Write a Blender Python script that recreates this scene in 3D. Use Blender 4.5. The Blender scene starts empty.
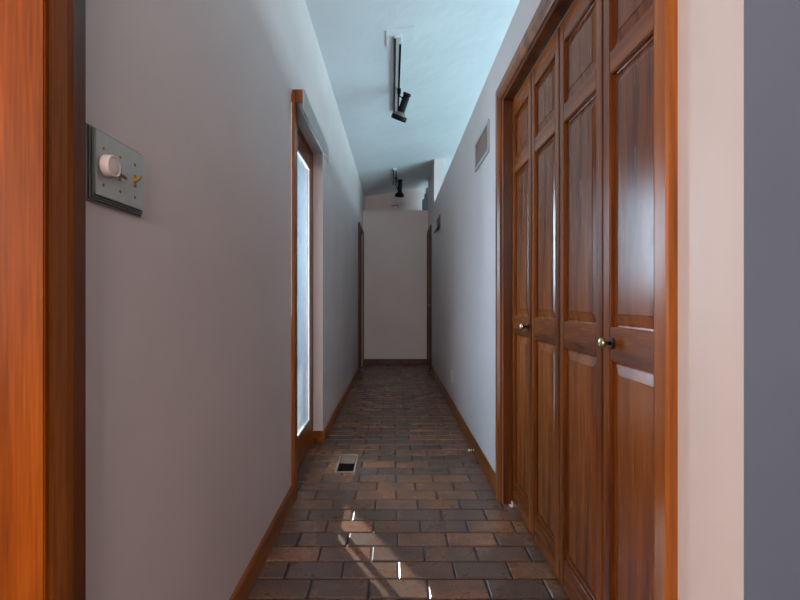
import bpy, bmesh, math, random
from mathutils import Vector, Matrix
random.seed(7)
scn = bpy.context.scene
COL = scn.collection

# ---------------------------------------------------------------- materials
def new_mat(name):
    m = bpy.data.materials.new(name); m.use_nodes = True
    nt = m.node_tree
    return m, nt, nt.nodes, nt.links, nt.nodes['Principled BSDF']

def srgb(r, g, b):
    f = lambda c: (c/255/12.92) if c/255 <= 0.04045 else ((c/255+0.055)/1.055)**2.4
    return (f(r), f(g), f(b), 1)

def plain(name, col, rough=0.5, metal=0.0, bump=0.0, bscale=60, spec=0.5, vary=0.06):
    m, nt, N, L, B = new_mat(name)
    tc = N.new('ShaderNodeTexCoord')
    n = N.new('ShaderNodeTexNoise'); n.inputs['Scale'].default_value = bscale; n.inputs['Detail'].default_value = 4
    L.new(tc.outputs['Object'], n.inputs['Vector'])
    r = N.new('ShaderNodeValToRGB')
    r.color_ramp.elements[0].color = tuple(c*(1-vary) for c in col[:3])+(1,)
    r.color_ramp.elements[1].color = tuple(min(1, c*(1+vary)) for c in col[:3])+(1,)
    L.new(n.outputs['Fac'], r.inputs['Fac']); L.new(r.outputs['Color'], B.inputs['Base Color'])
    B.inputs['Roughness'].default_value = rough; B.inputs['Metallic'].default_value = metal
    B.inputs['Specular IOR Level'].default_value = spec
    if bump:
        b = N.new('ShaderNodeBump'); b.inputs['Strength'].default_value = bump; b.inputs['Distance'].default_value = 0.004
        L.new(n.outputs['Fac'], b.inputs['Height']); L.new(b.outputs['Normal'], B.inputs['Normal'])
    return m

def paint(name, col, bump=0.12, rough=0.55, scale=14, dist=0.01):
    m, nt, N, L, B = new_mat(name)
    tc = N.new('ShaderNodeTexCoord')
    n = N.new('ShaderNodeTexNoise'); n.inputs['Scale'].default_value = scale; n.inputs['Detail'].default_value = 6
    n2 = N.new('ShaderNodeTexNoise'); n2.inputs['Scale'].default_value = 2.2; n2.inputs['Detail'].default_value = 3
    for a in (n, n2): L.new(tc.outputs['Object'], a.inputs['Vector'])
    r = N.new('ShaderNodeValToRGB')
    r.color_ramp.elements[0].position = .3; r.color_ramp.elements[1].position = .7
    r.color_ramp.elements[0].color = tuple(c*.96 for c in col[:3])+(1,)
    r.color_ramp.elements[1].color = tuple(min(1, c*1.03) for c in col[:3])+(1,)
    L.new(n2.outputs['Fac'], r.inputs['Fac']); L.new(r.outputs['Color'], B.inputs['Base Color'])
    b = N.new('ShaderNodeBump'); b.inputs['Strength'].default_value = bump; b.inputs['Distance'].default_value = dist
    L.new(n.outputs['Fac'], b.inputs['Height']); L.new(b.outputs['Normal'], B.inputs['Normal'])
    B.inputs['Roughness'].default_value = rough; B.inputs['Specular IOR Level'].default_value = .35
    return m

def wood(name, dark, mid, light, axis='z', rough=.3, fine=1.0, seed=0.0, coat=0.04):
    m, nt, N, L, B = new_mat(name)
    tc = N.new('ShaderNodeTexCoord')
    def mapping(along, across):
        mp = N.new('ShaderNodeMapping')
        s = [across]*3; s['xyz'.index(axis)] = along
        mp.inputs['Scale'].default_value = s
        mp.inputs['Location'].default_value = (seed, seed*1.7, seed*.6)
        L.new(tc.outputs['Object'], mp.inputs['Vector']); return mp
    m1 = mapping(1.1, 17*fine); m2 = mapping(7, 260*fine); m3 = mapping(.8, 3.0)
    n1 = N.new('ShaderNodeTexNoise'); n1.inputs['Scale'].default_value = 1; n1.inputs['Detail'].default_value = 5; n1.inputs['Distortion'].default_value = .25
    n2 = N.new('ShaderNodeTexNoise'); n2.inputs['Scale'].default_value = 1; n2.inputs['Detail'].default_value = 3
    n3 = N.new('ShaderNodeTexNoise'); n3.inputs['Scale'].default_value = 1; n3.inputs['Detail'].default_value = 2
    L.new(m1.outputs[0], n1.inputs['Vector']); L.new(m2.outputs[0], n2.inputs['Vector']); L.new(m3.outputs[0], n3.inputs['Vector'])
    a = N.new('ShaderNodeMath'); a.operation = 'MULTIPLY'; a.inputs[1].default_value = .55; L.new(n1.outputs['Fac'], a.inputs[0])
    b = N.new('ShaderNodeMath'); b.operation = 'MULTIPLY_ADD'; b.inputs[1].default_value = .20
    L.new(n2.outputs['Fac'], b.inputs[0]); L.new(a.outputs[0], b.inputs[2])
    c = N.new('ShaderNodeMath'); c.operation = 'MULTIPLY_ADD'; c.inputs[1].default_value = .25
    L.new(n3.outputs['Fac'], c.inputs[0]); L.new(b.outputs[0], c.inputs[2])
    r = N.new('ShaderNodeValToRGB')
    e = r.color_ramp.elements; e[0].position = .39; e[0].color = dark; e[1].position = .68; e[1].color = light
    k = e.new(.54); k.color = mid
    L.new(c.outputs[0], r.inputs['Fac']); L.new(r.outputs['Color'], B.inputs['Base Color'])
    bp = N.new('ShaderNodeBump'); bp.inputs['Strength'].default_value = .18; bp.inputs['Distance'].default_value = .0015
    L.new(b.outputs[0], bp.inputs['Height']); L.new(bp.outputs['Normal'], B.inputs['Normal'])
    rr = N.new('ShaderNodeMapRange'); rr.inputs['To Min'].default_value = rough-.05; rr.inputs['To Max'].default_value = rough+.12
    L.new(n2.outputs['Fac'], rr.inputs['Value']); L.new(rr.outputs[0], B.inputs['Roughness'])
    B.inputs['Coat Weight'].default_value = coat; B.inputs['Coat Roughness'].default_value = .22; B.inputs['Specular IOR Level'].default_value = .3
    return m

WALL = paint('wall_paint', srgb(208, 196, 194), bump=.10, scale=16, rough=.5)
SHADEP = paint('shaded_wall_paint', srgb(94, 101, 114), bump=.08, scale=16, rough=.6)  # wall paint darkened to stand in for shade on the closet end
CEIL = paint('ceiling_plaster', srgb(226, 232, 236), bump=.22, scale=9, dist=.02, rough=.7)
WDOOR = lambda ax, s: wood('oak_door_'+ax+str(s), srgb(88, 42, 14), srgb(142, 76, 30), srgb(176, 106, 50), ax, rough=.21, seed=s)
DOOR_V = WDOOR('z', 1); DOOR_H = WDOOR('y', 2); DOOR_P = WDOOR('z', 5)
TRIM = {ax: wood('oak_trim_'+ax, srgb(92, 45, 12), srgb(140, 75, 22), srgb(172, 100, 36), ax, rough=.28, seed=3) for ax in 'xyz'}
TRIMO = wood('orange_pine_jamb', srgb(76, 32, 4), srgb(140, 66, 8), srgb(176, 94, 20), 'z', rough=.4, fine=.8, seed=9)
CASD = wood('stained_shaded_oak', srgb(62, 30, 8), srgb(104, 54, 15), srgb(134, 74, 24), 'z', rough=.32, seed=6)  # older dark stain, deepened to carry part of the shade
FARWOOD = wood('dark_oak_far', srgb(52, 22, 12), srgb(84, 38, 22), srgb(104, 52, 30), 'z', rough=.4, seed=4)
TRIMO.node_tree.nodes['Principled BSDF'].inputs['Specular IOR Level'].default_value = .15
BRASS = plain('aged_brass', srgb(160, 130, 80), .28, 1.0)
BRASSL = plain('worn_brass', srgb(190, 176, 140), .22, 1.0)
GREYS = plain('slate_grey', srgb(92, 100, 110), .6)
DARKB = plain('dark_brass', srgb(52, 30, 20), .45, .5)  # dark brown, half metallic, for the plates behind the knobs
NICKEL = plain('brushed_nickel', srgb(188, 192, 188), .42, .45, bump=.05, bscale=200)
NICKELD = plain('dark_nickel', srgb(140, 144, 140), .4, .8)
BLACK = plain('black_enamel', srgb(9, 8, 8), .55, spec=.15)
GREYM = plain('grey_collar', srgb(118, 114, 112), .4, .4)
WHITEP = plain('white_plastic', srgb(222, 222, 222), .45)
TRACKW = plain('white_track_enamel', srgb(214, 218, 220), .4)
TRACKG = plain('shadow_grey_metal', srgb(86, 78, 72), .45, .5)
KNOBP = plain('cream_pink_knob', srgb(214, 196, 190), .4)
VENTW = plain('grey_vent_enamel', srgb(176, 174, 172), .5)
VENTB = plain('brown_grille', srgb(112, 88, 76), .5)
VENTL = plain('beige_grille', srgb(170, 146, 134), .5)
VENTD = plain('dark_duct', srgb(20, 12, 10), .9, spec=.05)
BRONZE = plain('bronze_register', srgb(158, 134, 118), .42, .1)
VANE = plain('white_vinyl_vane', srgb(226, 226, 222), .5)
PATIO = plain('pale_concrete', srgb(190, 188, 184), .9, bump=.3)
CONC = PATIO

def glass_mat(haze=.02, name='window_glass'):
    m, nt, N, L, B = new_mat(name)
    N.remove(B)
    out = [n for n in N if n.type == 'OUTPUT_MATERIAL'][0]
    t = N.new('ShaderNodeBsdfTransparent'); t.inputs[0].default_value = (.93, .96, .97, 1)
    g = N.new('ShaderNodeBsdfGlossy'); g.inputs['Roughness'].default_value = .02
    f = N.new('ShaderNodeFresnel'); f.inputs['IOR'].default_value = 1.12
    mx = N.new('ShaderNodeMixShader')
    L.new(f.outputs[0], mx.inputs[0]); L.new(t.outputs[0], mx.inputs[1]); L.new(g.outputs[0], mx.inputs[2])
    tr = N.new('ShaderNodeBsdfTranslucent'); tr.inputs[0].default_value = (.85, .9, .95, 1)
    nz = N.new('ShaderNodeTexNoise'); nz.inputs['Scale'].default_value = 12; nz.inputs['Detail'].default_value = 5
    mr = N.new('ShaderNodeMapRange'); mr.inputs['To Min'].default_value = haze*.6; mr.inputs['To Max'].default_value = haze*1.4
    L.new(nz.outputs['Fac'], mr.inputs['Value'])
    m2 = N.new('ShaderNodeMixShader'); L.new(mr.outputs[0], m2.inputs[0]); L.new(mx.outputs[0], m2.inputs[1]); L.new(tr.outputs[0], m2.inputs[2])
    L.new(m2.outputs[0], out.inputs['Surface'])
    return m
GLASS = glass_mat(); HAZY = glass_mat(.035, 'hazy_door_glass')

def tile_mat():
    m, nt, N, L, B = new_mat('quarry_tile')
    tc = N.new('ShaderNodeTexCoord'); geo = N.new('ShaderNodeNewGeometry')
    r = N.new('ShaderNodeValToRGB')
    e = r.color_ramp.elements
    e[0].position = 0; e[0].color = srgb(96, 76, 66); e[1].position = 1; e[1].color = srgb(146, 98, 70)
    for p, c in ((.25, (114, 84, 68)), (.5, (124, 88, 66)), (.75, (132, 92, 68))):
        k = e.new(p); k.color = srgb(*c)
    L.new(geo.outputs['Random Per Island'], r.inputs['Fac'])
    n = N.new('ShaderNodeTexNoise'); n.inputs['Scale'].default_value = 7; n.inputs['Detail'].default_value = 3; n.inputs['Roughness'].default_value = .55
    L.new(tc.outputs['Object'], n.inputs['Vector'])
    r2 = N.new('ShaderNodeValToRGB'); r2.color_ramp.elements[0].position = .36; r2.color_ramp.elements[1].position = .80
    r2.color_ramp.elements[0].color = (0, 0, 0, 1)
    L.new(n.outputs['Fac'], r2.inputs['Fac'])
    mx = N.new('ShaderNodeMix'); mx.data_type = 'RGBA'
    L.new(r2.outputs['Color'], mx.inputs[0]); L.new(r.outputs['Color'], mx.inputs[6]); mx.inputs[7].default_value = srgb(84, 70, 64)
    sp = N.new('ShaderNodeTexNoise'); sp.inputs['Scale'].default_value = 150; sp.inputs['Detail'].default_value = 3
    L.new(tc.outputs['Object'], sp.inputs['Vector'])
    hv = N.new('ShaderNodeMapRange'); hv.inputs['From Min'].default_value = .3; hv.inputs['From Max'].default_value = .7; hv.inputs['To Min'].default_value = .55; hv.inputs['To Max'].default_value = 1.4
    L.new(sp.outputs['Fac'], hv.inputs['Value'])
    mm = N.new('ShaderNodeVectorMath'); mm.operation = 'SCALE'
    L.new(mx.outputs[2], mm.inputs[0]); L.new(hv.outputs[0], mm.inputs['Scale'])
    L.new(mm.outputs[0], B.inputs['Base Color'])
    rr = N.new('ShaderNodeMapRange'); rr.inputs['From Min'].default_value = .3; rr.inputs['From Max'].default_value = .7
    rr.inputs['To Min'].default_value = .20; rr.inputs['To Max'].default_value = .42
    L.new(n.outputs['Fac'], rr.inputs['Value']); L.new(rr.outputs[0], B.inputs['Roughness'])
    b1 = N.new('ShaderNodeBump'); b1.inputs['Strength'].default_value = .35; b1.inputs['Distance'].default_value = .001
    b2 = N.new('ShaderNodeBump'); b2.inputs['Strength'].default_value = .12; b2.inputs['Distance'].default_value = .004
    L.new(sp.outputs['Fac'], b1.inputs['Height']); L.new(n.outputs['Fac'], b2.inputs['Height'])
    L.new(b1.outputs['Normal'], b2.inputs['Normal']); L.new(b2.outputs['Normal'], B.inputs['Normal'])
    return m
TILE = tile_mat()
GROUT = plain('dark_grout', srgb(24, 21, 21), .55, bump=.3, bscale=90, vary=.2)

# ---------------------------------------------------------------- mesh helpers
class MB:
    def __init__(s): s.bm = bmesh.new()
    def hexa(s, pts, bevel=0, seg=2):
        """pts: 8 corners, bottom 4 (ccw) then top 4"""
        b = bmesh.new()
        v = [b.verts.new(p) for p in pts]
        for f in ((3,2,1,0), (4,5,6,7), (0,1,5,4), (1,2,6,5), (2,3,7,6), (3,0,4,7)):
            b.faces.new([v[i] for i in f])
        if bevel: bmesh.ops.bevel(b, geom=b.edges[:], offset=bevel, segments=seg, affect='EDGES', clamp_overlap=True)
        s._merge(b); return s
    def box(s, x0, x1, y0, y1, z0, z1, bevel=0, seg=2):
        return s.hexa([(x0,y0,z0),(x1,y0,z0),(x1,y1,z0),(x0,y1,z0),(x0,y0,z1),(x1,y0,z1),(x1,y1,z1),(x0,y1,z1)], bevel, seg)
    def _merge(s, b):
        me = bpy.data.meshes.new('t'); b.to_mesh(me); b.free(); s.bm.from_mesh(me); bpy.data.meshes.remove(me)
    def lathe(s, prof, p0, axis, n=28):
        """prof: list of (t along axis, radius)"""
        ax = Vector(axis).normalized(); q = ax.to_track_quat('Z', 'Y').to_matrix()
        b = bmesh.new(); rings = []
        for t, r in prof:
            rings.append([b.verts.new(Vector(p0)+q @ Vector((r*math.cos(2*math.pi*i/n), r*math.sin(2*math.pi*i/n), t))) for i in range(n)])
        for a, c in zip(rings, rings[1:]):
            for i in range(n): b.faces.new((a[i], a[(i+1) % n], c[(i+1) % n], c[i]))
        b.faces.new(rings[0][::-1]); b.faces.new(rings[-1])
        for f in b.faces: f.smooth = len(f.verts) == 4
        s._merge(b); return s
    def tube(s, pts, r, n=10):
        b = bmesh.new(); P = [Vector(p) for p in pts]; rings = []
        for i, p in enumerate(P):
            d = (P[min(i+1, len(P)-1)]-P[max(i-1, 0)]).normalized(); q = d.to_track_quat('Z', 'Y').to_matrix()
            rings.append([b.verts.new(p+q @ Vector((r*math.cos(2*math.pi*k/n), r*math.sin(2*math.pi*k/n), 0))) for k in range(n)])
        for a, c in zip(rings, rings[1:]):
            for k in range(n): f = b.faces.new((a[k], a[(k+1) % n], c[(k+1) % n], c[k])); f.smooth = True
        b.faces.new(rings[0][::-1]); b.faces.new(rings[-1])
        s._merge(b); return s
    def prism_y(s, prof, y0, y1):
        """closed (x,z) outline swept along y"""
        b = bmesh.new()
        A = [b.verts.new((x, y0, z)) for x, z in prof]; C = [b.verts.new((x, y1, z)) for x, z in prof]
        n = len(prof)
        for i in range(n): b.faces.new((A[i], A[(i+1) % n], C[(i+1) % n], C[i]))
        b.faces.new(A[::-1]); b.faces.new(C)
        s._merge(b); return s
    def build(s, name, mats, parent=None, origin=None, smooth=None):
        bmesh.ops.recalc_face_normals(s.bm, faces=s.bm.faces[:])
        if origin is None:
            if parent is not None: origin = Vector(parent['_w'])
            else:
                xs = [v.co for v in s.bm.verts]
                origin = Vector(((min(v.x for v in xs)+max(v.x for v in xs))/2, (min(v.y for v in xs)+max(v.y for v in xs))/2, min(v.z for v in xs)))
        origin = Vector(origin)
        for v in s.bm.verts: v.co -= origin
        me = bpy.data.meshes.new(name); s.bm.to_mesh(me); s.bm.free()
        for m in (mats if isinstance(mats, (list, tuple)) else [mats]): me.materials.append(m)
        o = bpy.data.objects.new(name, me); COL.objects.link(o)
        if parent is not None:
            o.parent = parent; o.location = origin-Vector(parent['_w'])
        else: o.location = origin
        o['_w'] = tuple(origin)
        return o

def tag(o, label=None, cat=None, group=None, kind=None):
    if label: o['label'] = label
    if cat: o['category'] = cat
    if group: o['group'] = group
    if kind: o['kind'] = kind
    return o
def thing(name, loc, label, cat, group=None, kind=None):
    o = bpy.data.objects.new(name, None); COL.objects.link(o); o.location = loc; o['_w'] = tuple(loc)
    o.empty_display_size = .05
    return tag(o, label, cat, group, kind)
def struct(name, mb, mat, label, cat): return tag(mb.build(name, mat), label, cat, kind='structure')

# ---------------------------------------------------------------- the house
H = 1.03
def ceil_z(x): return 2.77+.15*(x+.51)
XL, XR = -.51, .56
XLF0, XLF1 = -.497, -.462       # far stretch of the left wall runs slightly inwards
XR1 = .572                       # right wall at the far end
YF = 7.05
YU = 7.5
def xlf(y): return XLF0+(XLF1-XLF0)*(y-3.19)/(YF-3.19)
def xr(y): return XR if y < 2.4 else XR+(XR1-XR)*(y-2.4)/(YF-2.4)

# floor: grout bed and individually bevelled quarry tiles in running bond
fl = MB()
fl.box(-3.2, 4.1, -3.1, .9, -.12, -.004); fl.box(-.66, 4.1, .9, YU+.1, -.12, -.004)
nb = len(fl.bm.faces)
TL, TW, J = .2125, .109, .0075
REG = (-.345, -.22, 2.65, 2.965)
def tile(x0, x1, y0, y1):
    if x1-x0 < .012 or y1-y0 < .012: return
    dz = random.uniform(-.0008, .0008); tx = random.uniform(-.0009, .0009); ty = random.uniform(-.0007, .0007)
    b = .004
    lo = -.006
    bm = fl.bm
    a = [bm.verts.new(p) for p in ((x0,y0,lo),(x1,y0,lo),(x1,y1,lo),(x0,y1,lo))]
    m_ = [bm.verts.new((x, y, dz-.0025)) for x, y in ((x0,y0),(x1,y0),(x1,y1),(x0,y1))]
    t = [bm.verts.new((x, y, dz+(tx if x > (x0+x1)/2 else -tx)+(ty if y > (y0+y1)/2 else -ty))) for x, y in ((x0+b,y0+b),(x1-b,y0+b),(x1-b,y1-b),(x0+b,y1-b))]
    for i in range(4):
        j = (i+1) % 4
        bm.faces.new((a[i], a[j], m_[j], m_[i])); bm.faces.new((m_[i], m_[j], t[j], t[i]))
    bm.faces.new(t)
def in_rect(cx, cy, r): return r[0] < cx < r[1] and r[2] < cy < r[3]
k = -42
while True:
    y0 = 1.538+k*TW; y1 = y0+TW-J
    if y0 > 7.05: break
    xa, xb = (-.63, .66) if y0 > .75 else (-2.2, 2.4)
    off = -.2955+(.10625 if k % 2 else 0)
    j = math.floor((xa-off)/TL)
    while off+j*TL < xb:
        x0 = off+j*TL+J/2+random.uniform(-.0012, .0012); x1 = off+(j+1)*TL-J/2+random.uniform(-.0012, .0012)
        x0 = max(x0, xa); x1 = min(x1, xb)
        ya, yb = y0, min(y1, 7.06)
        if yb > REG[2] and ya < REG[3] and x1 > REG[0] and x0 < REG[1]:
            # cut round the floor register
            if x0 < REG[0]: tile(x0, REG[0], ya, yb)
            if x1 > REG[1]: tile(REG[1], x1, ya, yb)
            cx0, cx1 = max(x0, REG[0]), min(x1, REG[1])
            if ya < REG[2]: tile(cx0, cx1, ya, REG[2])
            if yb > REG[3]: tile(cx0, cx1, REG[3], yb)
        elif x1 > x0: tile(x0, x1, ya, yb)
        j += 1
    k += 1
fl.bm.faces.ensure_lookup_table()
for i, f in enumerate(fl.bm.faces): f.material_index = 0 if i < nb else 1
floor = fl.build('floor', [GROUT, TILE], origin=(0, 0, 0))
tag(floor, 'brown and slate quarry tile floor laid in running bond down the hall', 'floor', kind='structure')

# ceiling: one plane rising gently to the right
c = MB()
c.prism_y([(-3.3, ceil_z(-3.3)), (4.3, ceil_z(4.3)), (4.3, ceil_z(4.3)+.2), (-3.3, ceil_z(-3.3)+.2)], -3.2, YU+.2)
struct('ceiling', c, CEIL, 'white textured plaster ceiling sloping up to the right', 'ceiling')

def wall_seg(mb, xa0, xa1, xb0, xb1, y0, y1, z0, top=None):
    """left/right faces can differ at both ends; top=None follows the ceiling"""
    def zt(x): return ceil_z(x)-.0005 if top is None else top
    mb.hexa([(xa0,y0,z0),(xb0,y0,z0),(xb1,y1,z0),(xa1,y1,z0),(xa0,y0,zt(xa0)),(xb0,y0,zt(xb0)),(xb1,y1,zt(xb1)),(xa1,y1,zt(xa1))])

WO = -.612   # outer face of the left wall
w = MB()
wall_seg(w, WO, WO, XL, XL, .665, 2.262, 0)                    # near stretch
wall_seg(w, WO, WO, XL, XLF0, 2.262, 3.19, 2.08)               # above the glass door
wall_seg(w, WO, WO, XL, XL, -3.1, -.20, 0)                     # behind the camera
wall_seg(w, WO, WO, XL, XL, -.20, .665, 2.10)                  # above the near doorway
DF0, DF1 = 6.22, 6.94
wall_seg(w, WO, WO, XLF0, xlf(DF0), 3.19, DF0, 0)
wall_seg(w, WO, WO, xlf(DF0), xlf(DF1), DF0, DF1, 2.05)
wall_seg(w, WO, WO, xlf(DF1), XLF1, DF1, YF, 0)
wall_seg(w, WO, WO, XLF1, XLF1, YF, YU, 0)
wall_seg(w, -.66, -.66, WO-.0, WO-.0, 6.1, 7.1, 0, 2.2)      # back of the far doorway
struct('wall_left', w, WALL, 'grey painted left wall of the hall with a recessed glass door', 'wall')

w = MB()
HW = 2.34
CY0, CY1 = .935, 2.25
CT = 2.05
w.hexa([(XR,.708,0),(XR+.115,.708,0),(XR+.115,CY0,0),(XR,CY0,0),(XR,.708,HW),(XR+.115,.708,HW),(XR+.115,CY0,HW),(XR,CY0,HW)])
w.box(XR, XR+.115, CY0, CY1, CT, HW)
w.box(XR, XR+.115, CY1, 2.4, 0, HW)
RD0, RD1 = 6.45, 6.97
wall_seg(w, XR, xr(6.0), XR+.12, xr(6.0)+.12, 2.4, 6.0, 0, HW)
wall_seg(w, xr(6.0), xr(RD0), xr(6.0)+.12, xr(RD0)+.12, 6.0, RD0, 0)
wall_seg(w, xr(RD0), xr(RD1), xr(RD0)+.12, xr(RD1)+.12, RD0, RD1, 2.05)
wall_seg(w, xr(RD1), XR1, xr(RD1)+.12, XR1+.12, RD1, YF, 0)
w.box(XR1, XR1+.12, YF, YU, 0, 2.45)
w.box(.70, .76, 6.3, 7.1, 0, 2.2)
# closet box behind the bifold doors
w.box(XR+.115, 1.25, .708, .80, 0, HW); w.box(1.17, 1.25, .80, 2.4, 0, HW); w.box(XR+.115, 1.25, 2.4, 2.5, 0, HW)
w.box(XR+.115, 1.25, .80, 2.5, HW-.08, HW)
e_ = MB(); e_.box(XR+.0002, 1.25, .7065, .7078, 0, HW); struct('wall_end', e_, SHADEP, 'flat end face of the closet at the right edge of view, shade painted in as darker grey', 'wall')
struct('wall_right', w, WALL, 'painted right hand wall that stops short of the sloping ceiling', 'wall')

w = MB()
w.box(XLF1, XR1, YF, YU, 0, 2.45)
w.hexa([(WO,YU,0),(4.2,YU,0),(4.2,YU+.15,0),(WO,YU+.15,0),(WO,YU,ceil_z(WO)),(4.2,YU,ceil_z(4.2)),(4.2,YU+.15,ceil_z(4.2)),(WO,YU+.15,ceil_z(WO))])
struct('wall_back', w, WALL, 'plain grey end wall of the hall with a ledge near the ceiling', 'wall')

# outer shell (rooms beside and behind the camera)
w = MB()
w.hexa([(-3.2,-3.1,0),(4.2,-3.1,0),(4.2,-3.0,0),(-3.2,-3.0,0),(-3.2,-3.1,ceil_z(-3.2)),(4.2,-3.1,ceil_z(4.2)),(4.2,-3.0,ceil_z(4.2)),(-3.2,-3.0,ceil_z(-3.2))])
struct('wall_front', w, WALL, 'wall behind the viewpoint', 'wall')
w = MB()
zz = ceil_z(4.05)
w.box(4.0, 4.1, -3.0, 1.0, 0, zz); w.box(4.0, 4.1, 6.0, YU, 0, zz); w.box(4.0, 4.1, 1.0, 6.0, 0, .60)
w.box(4.0, 4.1, 1.0, 6.0, 3.25, zz)
struct('wall_side', w, WALL, 'outer wall of the open room beyond the half height wall', 'wall')
w = MB()
w.box(-3.2, -3.1, -3.0, .9, 0, ceil_z(-3.2)); w.hexa([(-3.1,.8,0),(WO,.8,0),(WO,.9,0),(-3.1,.9,0),(-3.1,.8,ceil_z(-3.1)),(WO,.8,ceil_z(WO)),(WO,.9,ceil_z(WO)),(-3.1,.9,ceil_z(-3.1))])
struct('wall_outer', w, WALL, 'outer wall of the side room left of the near doorway', 'wall')

# clerestory windows in the side wall
win = MB(); gl = MB()
for y in (1.0, 2.65, 4.3, 5.95): win.box(4.0, 4.08, y, y+.05, .60, 3.25)
win.box(4.0, 4.08, 1.0, 6.0, .60, .64); win.box(4.0, 4.08, 1.0, 6.0, 2.30, 2.45); win.box(4.0, 4.08, 1.0, 6.0, 3.21, 3.25)
wo = struct('window_1', win, WHITEP, 'tall window bank in the open room beyond the half wall', 'window')
gl.box(4.03, 4.035, 1.05, 5.95, .64, 3.21); gl.build('pane', GLASS, wo)

# ---------------------------------------------------------------- baseboards
def bb_prof(x, s, h=.092, t=.013):
    # x = wall face, s = direction into the hall
    return [(x, .002), (x+s*t, .002), (x+s*t, h-.012), (x+s*t*.75, h-.004), (x+s*t*.3, h), (x, h)]
def bb(name, pts, s, label, ts=None):
    mb = MB()
    for (xa, ya, xb, yb) in pts:
        b = bmesh.new(); A = [b.verts.new((x, ya, z)) for x, z in bb_prof(xa, s)]; C = [b.verts.new((x, yb, z)) for x, z in bb_prof(xb, s)]
        n = len(A)
        for i in range(n): b.faces.new((A[i], A[(i+1) % n], C[(i+1) % n], C[i]))
        b.faces.new(A[::-1]); b.faces.new(C); mb._merge(b)
    return mb
m = bb('', [(XL, .722, XL, 2.25), (XLF0, 3.20, xlf(DF0-.06), DF0-.06)], 1, '')
m.box(-.565, -.484, 3.177, 3.19, .002, .092, .002)       # return round the recess
struct('baseboard_left', m, TRIM['y'], 'oak baseboard along the foot of the left wall', 'baseboard')
m = bb('', [(XR, 2.316, xr(RD0-.06), RD0-.06)], -1, '')
struct('baseboard_right', m, TRIM['y'], 'oak baseboard along the foot of the right wall', 'baseboard')
m = MB().box(XLF1, XR1, YF-.013, YF, .002, .095, .002)
struct('baseboard_back', m, FARWOOD, 'dark oak baseboard under the plain end wall', 'baseboard')

# ---------------------------------------------------------------- casings
def casing_prof(w_, t=.02):
    # across the width (0 = opening edge) -> thickness, bullnosed towards the opening
    return [(0, 0), (0, .007), (.006, .013), (.014, .017), (.024, t), (w_-.004, t), (w_, t-.004), (w_, 0)]
def casing(mb, x, s, y0, y1, zt, w_=.066, near=True, far=True, t=.02, z0=.003):
    """mitred casing round an opening on wall face x; s = direction it stands proud of the wall"""
    P = casing_prof(w_, t); b = bmesh.new(); rows = []
    fx = x if callable(x) else (lambda y: x)
    path = []
    if near: path += [(y0, z0, -1, 0), (y0, zt, -1, 1)]
    else: path += [(y0, zt, 0, 1)]
    if far: path += [(y1, zt, 1, 1), (y1, z0, 1, 0)]
    else: path += [(y1, zt, 0, 1)]
    for (y, z, dy, dz) in path:
        rows.append([b.verts.new((fx(y)+s*h, y+dy*a, z+dz*a)) for a, h in P])
    n = len(P)
    for A, C in zip(rows, rows[1:]):
        for i in range(n): b.faces.new((A[i], A[(i+1) % n], C[(i+1) % n], C[i]))
    b.faces.new(rows[0][::-1]); b.faces.new(rows[-1])
    mb._merge(b)

m = MB(); casing(m, XR, -1, CY0, CY1, CT, .064, t=.022)
t1 = struct('highlight_strip_1', m, TRIM['z'], 'oak casing framing the closet bifold doors', 'door frame')
m = MB()
m.box(XR+.001, XR+.114, CY0-.0, CY0+.012, .003, CT, 0); m.box(XR+.001, XR+.114, CY1-.012, CY1, .003, CT, 0); m.box(XR+.001, XR+.114, CY0+.012, CY1-.012, CT-.014, CT, 0)
m.build('jamb', CASD, t1)  # closet jamb: shade put into its darker colour
m = MB()
m.box(XR+.05, XR+.075, CY0+.014, CY1-.014, CT-.026, CT-.014)
m.build('door_track', NICKELD, t1)

# near doorway on the left: casing plus jamb facing the viewer
m = MB(); casing(m, XL, 1, -.20, .660, 2.1, .055, t=.02)
t2 = struct('highlight_strip_2', m, CASD, 'brown oak casing and orange jamb of the doorway at the near left', 'door frame')
m = MB()
m.box(WO, XL+.0005, .651, .6655, .003, 2.1, .002); m.box(WO, XL+.0005, -.20, -.18, .003, 2.1, .002); m.box(WO, XL, -.18, .651, 2.085, 2.1)
tag(m.build('jamb', TRIMO, t2), 'bright orange pine jamb')

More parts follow.
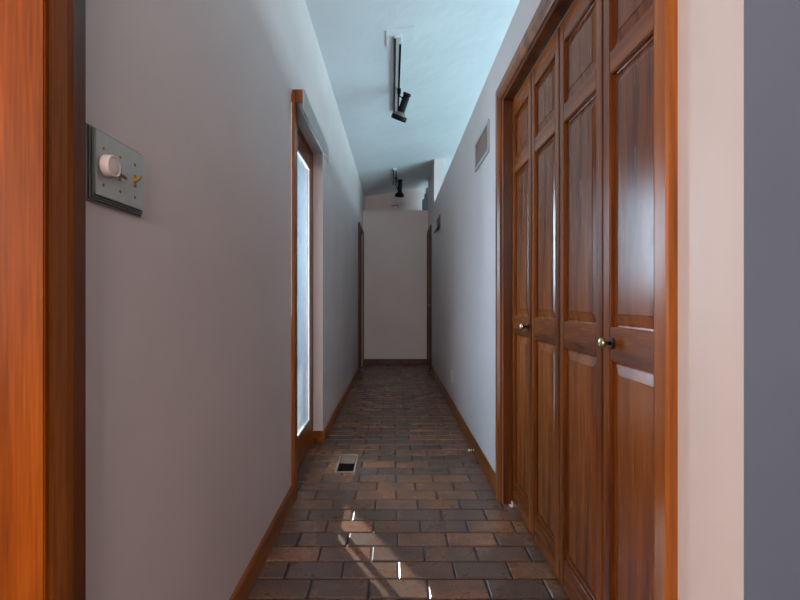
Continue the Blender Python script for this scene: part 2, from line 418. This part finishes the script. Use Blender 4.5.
# ---------------------------------------------------------------- bifold closet doors
LT = CT-.03-.012
def make_leaf(parent, y0, y1, knob_y=None):
    z0, z1 = .014, CT-.03
    st = .040; th = .034; x0 = XR+.042
    pan = [(.118, .862), (.956, 1.652), (1.716, 1.936)]
    f = MB()
    f.box(x0, x0+th, y0, y0+st, z0, z1, .0035, 3); f.box(x0, x0+th, y1-st, y1, z0, z1, .0035, 3)
    leaf = f.build('door_leaf', DOOR_V, parent, origin=(x0, y0, z0))
    r = MB()
    for a, b in ((z0, pan[0][0]), (pan[0][1], pan[1][0]), (pan[1][1], pan[2][0]), (pan[2][1], z1)):
        r.box(x0+.0004, x0+th-.001, y0+st-.002, y1-st+.002, a, b, .003, 3)
    r.build('rail', DOOR_H, leaf)
    for a, b in pan:
        p = MB(); ya, yb = y0+st-.001, y1-st+.001; a2, b2 = a-.001, b+.001
        bm = bmesh.new()
        def ring(x, i): return [bm.verts.new(q) for q in ((x, ya+i, a2+i), (x, yb-i, a2+i), (x, yb-i, b2-i), (x, ya+i, b2-i))]
        R = [ring(x0+.024, 0), ring(x0+.013, 0), ring(x0+.0145, .006), ring(x0+.0125, .010), ring(x0+.0065, .036), ring(x0+.0045, .0375), ring(x0+.0045, .040)]
        for A, C in zip(R, R[1:]):
            for i in range(4): bm.faces.new((A[i], A[(i+1) % 4], C[(i+1) % 4], C[i]))
        bm.faces.new(R[-1]); bm.faces.new(R[0][::-1])
        p._merge(bm); p.build('raised_panel', DOOR_P, leaf)
    if knob_y:
        kb = MB(); zk = .912
        kb.lathe([(.0045, .005), (.016, .005), (.020, .009), (.024, .0145), (.029, .0165), (.034, .015), (.037, .009), (.0375, .003)], (x0, knob_y, zk), (-1, 0, 0))
        tag(kb.build('knob', BRASSL, leaf), 'worn brass round knob')
        kb = MB(); kb.lathe([(0, .0165), (.003, .0165), (.005, .012)], (x0, knob_y, zk), (-1, 0, 0))
        tag(kb.build('rosette', DARKB, leaf), 'dark round plate behind the knob')
        return leaf
    return leaf
# measured leaf edges, far to near
E = [2.236, 1.921, 1.600, 1.271, .949]
g = .0025
far = thing('bifold_door', (XR+.05, (E[0]+E[2])/2, .014), 'oak panelled bifold closet door farther from the viewer, beside the hall wall vent', 'closet door', 'bifold closet doors')
make_leaf(far, E[1]+g, E[0]-g, E[1]+.044)
make_leaf(far, E[2]+g, E[1]-g)
near = thing('bifold_door', (XR+.05, (E[2]+E[4])/2, .014), 'oak panelled bifold closet door nearest the viewer, with bluish window glare on it', 'closet door', 'bifold closet doors')
make_leaf(near, E[3]+g, E[2]-g)
make_leaf(near, E[4]+g, E[3]-g, E[3]-.057)
b = MB(); b.box(XR+.037, XR+.042, E[0]-.03, E[0]-.006, .006, .022, .001); b.box(XR+.026, XR+.042, E[0]-.03, E[0]-.006, .002, .006, .001)
tag(b.build('pivot_bracket', WHITEP, far), 'white floor pivot bracket')

# ---------------------------------------------------------------- recessed glass door on the left
XD = -.567
dr = thing('door_1', (XD, 2.76, 0), 'oak framed full height glass door recessed in the left wall', 'glass door', kind='structure')
m = MB()
m.box(XD-.028, XD, 3.035, 3.165, .012, 2.04, .003); m.box(XD-.028, XD, 2.375, 2.525, .012, 2.04, .003)
m.box(XD-.028, XD-.001, 2.50, 3.035, 1.93, 2.04, .003)
m.build('door_frame', TRIM['z'], dr)
m = MB(); m.box(XD-.028, XD-.001, 2.50, 3.035, .012, .205, .003); m.build('bottom_rail', TRIM['y'], dr)
m = MB()
m.box(XD-.006, XD+.004, 3.024, 3.036, .205, 1.93, .001); m.box(XD-.006, XD+.004, 2.50, 2.512, .205, 1.93, .001)
m.box(XD-.006, XD+.004, 2.512, 3.024, .205, .217, .001); m.box(XD-.006, XD+.004, 2.512, 3.024, 1.918, 1.93, .001)
tag(m.build('glazing_bead', WHITEP, dr), 'thin white bead round the glass')
m = MB(); m.box(XD-.012, XD-.009, 2.50, 3.035, .205, 1.93); m.build('pane', HAZY, dr)
# jamb frame of the opening
m = MB()
m.box(XD-.043, XD+.002, 3.166, 3.19, .003, 2.08); m.box(XD-.043, XD+.002, 2.345, 2.374, .003, 2.08); m.box(XD-.043, XD+.002, 2.374, 3.166, 2.045, 2.08)
m.box(XD-.043, XD-.002, 2.374, 3.166, .0, .010)
m.build('jamb', TRIM['z'], dr)
# near casing board between wall and recess
m = MB()
m.box(XD+.003, XL+.012, 2.262, 2.345, .003, 2.06, .003)
m.box(XL-.001, XL+.016, 2.252, 2.30, .003, 2.08, .003)
struct('highlight_strip_3', m, TRIM['z'], 'narrow oak casing at the near side of the glass door', 'door frame')
# white strip standing in for the bright highlight on the wall edge
m = MB(); m.box(XL+.0, XL+.003, 2.246, 2.252, .95, 2.03); struct('edge_highlight', m, WHITEP, 'thin white strip for the wall edge highlight beside the glass door casing', 'highlight_strip')

# vertical blind: pelmet with stacked vanes
vb = thing('vertical_blind', (-.48, 2.30, 1.99), 'pale pelmet and bunched white vertical blind over the glass door', 'blind')
XB0, XB1 = XL+.001, -.447
m = MB(); m.box(XB1-.008, XB1, 2.262, 3.14, 1.995, 2.105, .002); m.box(XB0, XB1-.008, 2.27, 3.13, 2.095, 2.105)
m.build('valance', VENTW, vb)
m = MB(); m.box(XB0+.001, XB1-.009, 2.262, 2.272, 2.035, 2.103, .001); m.build('end_board', TRIM['z'], vb)
m = MB(); m.box(XB0+.012, XB1-.022, 2.285, 3.12, 2.06, 2.09, .002); m.build('headrail', TRACKW, vb)
for i in range(6):
    y = 2.352+i*.013
    v = MB(); a = .006
    v.hexa([(-.561, y, .03), (-.529, y+a, .03), (-.529, y+a+.0015, .03), (-.561, y+.0015, .03), (-.561, y, 2.06), (-.529, y+a, 2.06), (-.529, y+a+.0015, 2.06), (-.561, y+.0015, 2.06)])
    v.build('vane', VANE, vb)

v = MB(); v.box(-.5575, -.5560, 2.547, 2.606, .03, 2.06); v.build('vane', VANE, vb)

# outdoors beyond the glass door
m = MB(); m.box(-9, WO, .9, 14, -.25, -.06)
struct('ground', m, PATIO, 'pale paved ground outside the glass door', 'ground')

m = MB(); m.box(-1.42, -1.24, 4.39, 4.76, -.06, 3.0, .006)  # added out of sight to cut the sun stripe to width
struct('added_sun_blocker', m, PATIO, 'pale unseen pier added outside the glass door to narrow the sunbeam', 'pier')

# ---------------------------------------------------------------- far doors
def far_door(n, fx, s, y0, y1, label, knob_y):
    d = thing('door_%d' % n, (fx((y0+y1)/2)-s*.05, (y0+y1)/2, 0), label, 'door', kind='structure')
    m = MB(); casing(m, fx, s, y0, y1, 2.05, .06, far=True if y1+.06 < YF-.015 else True)
    m.build('casing', FARWOOD, d)
    m = MB()
    xa = fx(y0)-s*.004
    f = lambda a, b: (min(a, b), max(a, b))
    x0, x1 = f(xa, xa-s*.115)
    m.box(x0, x1, y0, y0+.015, .003, 2.05); m.box(x0, x1, y1-.015, y1, .003, 2.05); m.box(x0, x1, y0+.015, y1-.015, 2.035, 2.05)
    m.build('jamb', FARWOOD, d)
    x0, x1 = f(xa-s*.035, xa-s*.07)
    m = MB(); m.box(x0, x1, y0+.017, y1-.017, .01, 2.033, .002); m.build('door_slab', FARWOOD, d)
    kb = MB(); kb.lathe([(0, .026), (.004, .026), (.006, .011), (.022, .011), (.028, .022), (.045, .024), (.05, .012)], (xa-s*.035, knob_y, .95), (s, 0, 0), 20)
    tag(kb.build('knob', BRASS, d), 'small brass knob')
far_door(2, xlf, 1, DF0, DF1-.0, 'dark wooden door at the far left end of the hall', 6.32)
far_door(3, xr, -1, RD0, RD1-.0, 'dark wooden door at the far right end of the hall', 6.9)

# ---------------------------------------------------------------- switch plate
sp = thing('switch_plate', (XL, .83, 1.197), 'nickel three gang switch plate with a dimmer knob beside the near doorway', 'light switch')
Y0, Y1, Z0, Z1 = .735, .897, 1.196, 1.324
m = MB(); m.box(XL+.0002, XL+.0035, Y0+.001, Y1-.001, Z0+.001, Z1-.001)
m.box(XL+.0035, XL+.008, Y0+.011, Y1-.006, Z0+.011, Z1-.006)
tag(m.build('backing', VENTD, sp), 'dark grooves of the rim')
m = MB()
for i in range(3):
    d = i*.0040; h0, h1 = XL+.0004, XL+.0048+i*.0025
    a, b, c_, e_ = Y0+d, Y1-d*.6, Z0+d, Z1-d*.6; q = .0026
    for bx in ((a, a+q, c_, e_), (b-q, b, c_, e_), (a+q, b-q, c_, c_+q), (a+q, b-q, e_-q, e_)): m.box(h0, h1, *bx, .0006, 1)
m.build('frame', NICKELD, sp)
m = MB(); m.box(XL+.008, XL+.0125, Y0+.0125, Y1-.006, Z0+.0125, Z1-.006, .0006); m.build('face_plate', NICKEL, sp)
gy = [.7665, .8135, .860]; zc = 1.260; xf = XL+.0125
for y in gy:
    for dz in (.0315, -.0315):
        s_ = MB(); s_.lathe([(-.002, .0030), (.0006, .0030), (.0014, .0020), (.0016, .0004)], (xf, y, zc+dz), (1, 0, 0), 14); s_.build('screw', BRASS, sp)
kb = MB(); kb.lathe([(0, .0185), (.001, .0195), (.012, .0190), (.0145, .0180), (.0152, .0168), (.0150, .0158), (.0138, .0152), (.0136, .0146), (.0142, .0138), (.0150, .008), (.0154, .001)], (xf+.0055, gy[0]-.001, zc), (1, 0, 0), 40)
kb.lathe([(0, .006), (.007, .006)], (xf, gy[0], zc), (1, 0, 0), 14)
tag(kb.build('dimmer_knob', KNOBP, sp), 'round pinkish white dimmer knob')
for y, up in ((gy[1], -1), (gy[2], 1)):
    s_ = MB(); s_.box(xf-.001, xf+.0012, y-.004, y+.004, zc-.0125, zc+.0125, .0005)
    s_.hexa([(xf, y-.003, zc-.004), (xf+.012, y-.0025, zc+up*.008-.003), (xf+.012, y+.0025, zc+up*.008-.003), (xf, y+.003, zc-.004),
             (xf, y-.003, zc+.004), (xf+.012, y-.0025, zc+up*.008+.003), (xf+.012, y+.0025, zc+up*.008+.003), (xf, y+.003, zc+.004)], .0008)
    tag(s_.build('toggle', BRASS, sp), 'small brass toggle')

# ---------------------------------------------------------------- wall vents, outlet
def vent(y0, y1, z0, z1, label, fm, gm, fw, nx, nz, openlip=False):
    x = xr((y0+y1)/2)
    v = thing('wall_vent', (x, (y0+y1)/2, z0), label, 'vent', 'wall vents')
    m = MB()
    for a in ((y0, y0+fw, z0, z1), (y1-fw, y1, z0, z1), (y0+fw, y1-fw, z0, z0+fw), (y0+fw, y1-fw, z1-fw, z1)):
        m.box(x-.010, x-.0006, *a, .0015)
    m.build('frame', fm, v)
    m = MB(); m.box(x-.0022, x-.0008, y0+fw, y1-fw, z0+fw, z1-fw); m.build('duct_opening', VENTD, v)
    m = MB()
    for i in range(1, nx):
        y = y0+fw+(y1-y0-2*fw)*i/nx; m.box(x-.0045, x-.0035, y-.0035, y+.0035, z0+fw, z1-fw)
    for i in range(1, nz):
        z = z0+fw+(z1-z0-2*fw)*i/nz; m.box(x-.0048, x-.0038, y0+fw, y1-fw, z-.0025, z+.0025)
    m.build('grille', gm, v)
    if openlip:
        m = MB(); m.hexa([(x-.008, y0, z0-.01), (x-.045, y0, z0-.045), (x-.045, y1, z0-.045), (x-.008, y1, z0-.01), (x-.008, y0, z0-.004), (x-.047, y0, z0-.041), (x-.047, y1, z0-.041), (x-.008, y1, z0-.004)])
        m.build('damper_lip', VENTD, v)
vent(2.55, 2.965, 1.882, 2.07, 'grey framed grille high on the right wall next to the closet', VENTW, VENTL, .02, 13, 9)
vent(5.2, 5.56, 1.905, 2.03, 'small dark grille high on the right wall near its far door', VENTB, VENTB, .012, 14, 6, True)

xo = xr(4.18)
o = thing('wall_outlet', (xo, 4.175, .25), 'white electrical outlet low on the right wall', 'outlet')
m = MB(); m.box(xo-.006, xo-.0004, 4.138, 4.212, .252, .374, .002); m.build('cover_plate', WHITEP, o)
for z in (.292, .334):
    m = MB(); m.box(xo-.0085, xo-.005, 4.160, 4.190, z-.013, z+.013, .002)
    r_ = m.build('receptacle', WHITEP, o)
    m = MB(); m.box(xo-.0088, xo-.0082, 4.168, 4.170, z-.003, z+.006); m.box(xo-.0088, xo-.0082, 4.180, 4.182, z-.003, z+.006); m.build('slot', BLACK, r_)

# doorstop on the floor by the right baseboard
o = thing('door_stop', (.548, 2.98, .022), 'small metal door stop at the foot of the right wall', 'door stop')
m = MB()
m.tube([(.548, 2.98, .022), (.522, 2.98, .022)], .005, 12); m.lathe([(0, .011), (.004, .011), (.006, .006)], (.5495, 2.98, .022), (-1, 0, 0), 18); m.build('rod', BRASSL, o)
m = MB(); m.lathe([(0, .009), (.012, .009), (.015, .006)], (.524, 2.98, .022), (-1, 0, 0), 18); tag(m.build('bumper', WHITEP, o), 'white rubber tip')

# ---------------------------------------------------------------- floor register
fr = thing('floor_register', (-.2825, 2.81, 0), 'bronze floor register set in the tiles near the glass door', 'vent')
x0, x1, y0, y1 = REG
m = MB(); fw = .013
for a in ((x0, x0+fw, y0, y1), (x1-fw, x1, y0, y1), (x0+fw, x1-fw, y0, y0+fw), (x0+fw, x1-fw, y1-fw, y1)):
    m.box(a[0], a[1], a[2], a[3], -.003, .004, .0015)
m.build('frame', BRONZE, fr)
m = MB(); m.box(x0+fw, x1-fw, y0+fw, y1-fw, -.0038, -.0030); m.build('duct_opening', VENTD, fr)
m = MB()
for i in range(9):
    y = y1-fw-.012-i*.0155; m.hexa([(x0+fw+.004, y-.008, -.0028), (x1-fw-.004, y-.008, -.0028), (x1-fw-.004, y-.0065, -.0028), (x0+fw+.004, y-.0065, -.0028),
                                    (x0+fw+.004, y, .0015), (x1-fw-.004, y, .0015), (x1-fw-.004, y+.0015, .0015), (x0+fw+.004, y+.0015, .0015)])
m.build('louvre', VENTB, fr)

# ---------------------------------------------------------------- track lights
def track_light(ty0, ty1, ly, tilt_x, label, canopy):
    xc = .040; zc_ = ceil_z(xc)
    t = thing('track_light', (xc, (ty0+ty1)/2, zc_), label, 'track light', 'ceiling track lights')
    zb = zc_-.022
    zl = lambda x: ceil_z(x)-.0006
    m = MB()
    m.hexa([(xc-.024, ty0, zb), (xc+.024, ty0, zb), (xc+.024, ty1, zb), (xc-.024, ty1, zb), (xc-.024, ty0, zl(xc-.024)), (xc+.024, ty0, zl(xc+.024)), (xc+.024, ty1, zl(xc+.024)), (xc-.024, ty1, zl(xc-.024))])
    m.build('track', TRACKW, t)
    m = MB(); m.box(xc-.028, xc-.011, ty0+.01, ty1-.01, zb-.002, zb+.012, .001); tag(m.build('side_channel', TRACKG, t), 'grey channel along the left edge')
    m = MB(); m.box(xc+.012, xc+.026, ty0+.08, ty1-.01, zb-.003, zb+.012, .001); tag(m.build('slot', BLACK, t), 'black conductor slot')
    if canopy:
        m = MB(); a0, a1 = -.04, .15; q0, q1 = ty0-.07, ty0+.13
        m.hexa([(a0, q0, zl(a0)-.006), (a1, q0, zl(a1)-.006), (a1, q1, zl(a1)-.006), (a0, q1, zl(a0)-.006), (a0, q0, zl(a0)), (a1, q0, zl(a1)), (a1, q1, zl(a1)), (a0, q1, zl(a0))], .001)
        m.build('canopy', CEIL, t)
    # adapter, yoke and flared head
    ax = xc+.022
    m = MB(); m.box(ax-.018, ax+.014, ly-.03, ly+.03, zb-.028, zb-.002, .003); m.lathe([(0, .009), (.03, .009)], (ax, ly, zb-.055), (0, 0, 1), 14)
    m.build('adapter', BLACK, t)
    top = Vector((xc+.093 if tilt_x else xc+.082, ly, zb-.03 if tilt_x else zb-.03)); bot = Vector((xc+.014 if tilt_x else xc+.070, ly+.09, 2.605 if tilt_x else 2.565))
    d = (bot-top); Ln = d.length; dn = d.normalized()
    m = MB(); j = Vector((ax, ly, zb-.055)); mid = top+dn*Ln*.55
    side = Vector((-1, 0, 0)) if tilt_x else Vector((-1, 0, 0))
    m.tube([j, j+Vector((.018, 0, -.012)), top+dn*.05+side*.024], .0055, 8)
    m.tube([j, j+Vector((-.004, 0, -.05)), mid+side*.036, mid+side*.022], .006, 8)
    m.lathe([(0, .013), (.012, .013)], mid+side*.036, (1, 0, 0), 14)
    m.build('yoke', BLACK, t)
    m = MB()
    m.lathe([(0, .020), (.003, .034), (.020, .036), (.028, .028), (.032, .028), (.036, .031), (Ln-.075, .031), (Ln-.068, .034)], top, d, 32)
    head = m.build('lamp_head', BLACK, t)
    m = MB(); m.lathe([(Ln-.070, .034), (Ln-.046, .052), (Ln-.040, .060)], top, d, 32)
    m.build('collar', GREYM if tilt_x else BLACK, head)
    m = MB(); m.lathe([(Ln-.041, .061), (Ln-.038, .068), (Ln-.004, .068), (Ln, .065), (Ln, .060), (Ln-.012, .056)], top, d, 36)
    m.build('shade', BLACK, head)
track_light(3.05, 4.28, 3.80, True, 'nearer ceiling track light with one tilted black spot head', True)
track_light(6.15, 6.95, 6.52, False, 'far ceiling track light with a black spot head pointing straight down', False)

# small white fixture high on the end wall
o = thing('motion_sensor', (.06, YU, 2.57), 'small white sensor high on the end wall above the ledge', 'sensor')
m = MB(); m.box(.045, .085, YU-.035, YU-.001, 2.565, 2.61, .006); m.build('housing', WHITEP, o)
m = MB(); m.box(-.01, .11, YU-.015, YU-.001, 2.612, 2.632, .003); m.build('mounting_bar', GREYM, o)

o = MB(); o.box(.495, .585, YF+.12, YF+.26, 2.45, 2.66, .004); o.box(.53, .585, YF+.12, YF+.26, 2.66, 2.75, .004); o.box(.555, .585, YF+.12, YF+.26, 2.75, 2.84, .004)  # dark grey stepped block on the ledge
tag(o.build('ledge_block', GREYS), 'small dark stepped block at the right end of the high ledge', 'item')

# ---------------------------------------------------------------- lights
def area(name, loc, direction, sx, sy, power, col, spread=180):
    l = bpy.data.lights.new(name, 'AREA'); l.shape = 'RECTANGLE'; l.size = sx; l.size_y = sy; l.energy = power; l.color = col
    l.spread = math.radians(spread)
    o = bpy.data.objects.new(name, l); COL.objects.link(o); o.location = loc
    o.rotation_euler = Vector(direction).to_track_quat('-Z', 'Y').to_euler(); return o
COOL = (.58, .87, .97); WARM = (1.0, .84, .74); NEUT = (1, .86, .79)
area('clerestory_daylight', (3.97, 3.5, 2.85), (-1, 0, 0), 4.8, .7, 100, COOL)
area('window_daylight', (3.97, 3.5, 1.45), (-1, 0, .25), 4.8, 1.5, 172, COOL)
area('door_daylight', (-1.08, 3.6, 1.52), (1, -.3, -.05), 1.0, .8, 95, (.62, .82, 1.0))
area('patio_skylight', (-.98, 2.72, 1.0), (1, .02, 0), .9, 1.8, 22, (.55, .80, 1.0))
area('side_room_window', (-2.9, -.4, 1.5), (1, .25, 0), 1.6, 1.4, 78, WARM)
area('living_room_fill', (-.2, -2.9, 2.1), (0, 1, 0), 1.6, 1.2, 126, NEUT)  # unseen fill lamp added behind the camera
s = bpy.data.lights.new('sun', 'SUN'); s.energy = 17; s.angle = math.radians(.6); s.color = (1, .93, .84)
so = bpy.data.objects.new('sun', s); COL.objects.link(so)
e = math.radians(17.5)
so.rotation_euler = Vector((.482*math.cos(e), -.876*math.cos(e), -math.sin(e))).to_track_quat('-Z', 'Y').to_euler(); so.location = (-3, 8, 4)

w = bpy.data.worlds.new('world'); scn.world = w; w.use_nodes = True
N = w.node_tree.nodes; L = w.node_tree.links; bg = N['Background']
tc = N.new('ShaderNodeTexCoord'); sx = N.new('ShaderNodeSeparateXYZ'); rp = N.new('ShaderNodeValToRGB')
L.new(tc.outputs['Generated'], sx.inputs[0]); L.new(sx.outputs['Z'], rp.inputs['Fac']); L.new(rp.outputs['Color'], bg.inputs['Color'])
rp.color_ramp.elements[0].color = (.40, .55, .70, 1); rp.color_ramp.elements[1].color = (.35, .58, .88, 1)
bg.inputs['Strength'].default_value = 1.0

# ---------------------------------------------------------------- camera
cam = bpy.data.cameras.new('camera'); cam.sensor_width = 36; cam.lens = 20.0; cam.shift_x = .01; cam.clip_start = .02
co = bpy.data.objects.new('camera', cam); COL.objects.link(co); co.location = (0, 0, H); co.rotation_euler = (math.pi/2, 0, 0)
scn.camera = co
scn.view_settings.view_transform = 'Standard'; scn.view_settings.look = 'None'; scn.view_settings.gamma = 1
scn.view_settings.use_curve_mapping = False; scn.view_settings.exposure = -0.02
for ob in bpy.data.objects:
    if '_w' in ob: del ob['_w']
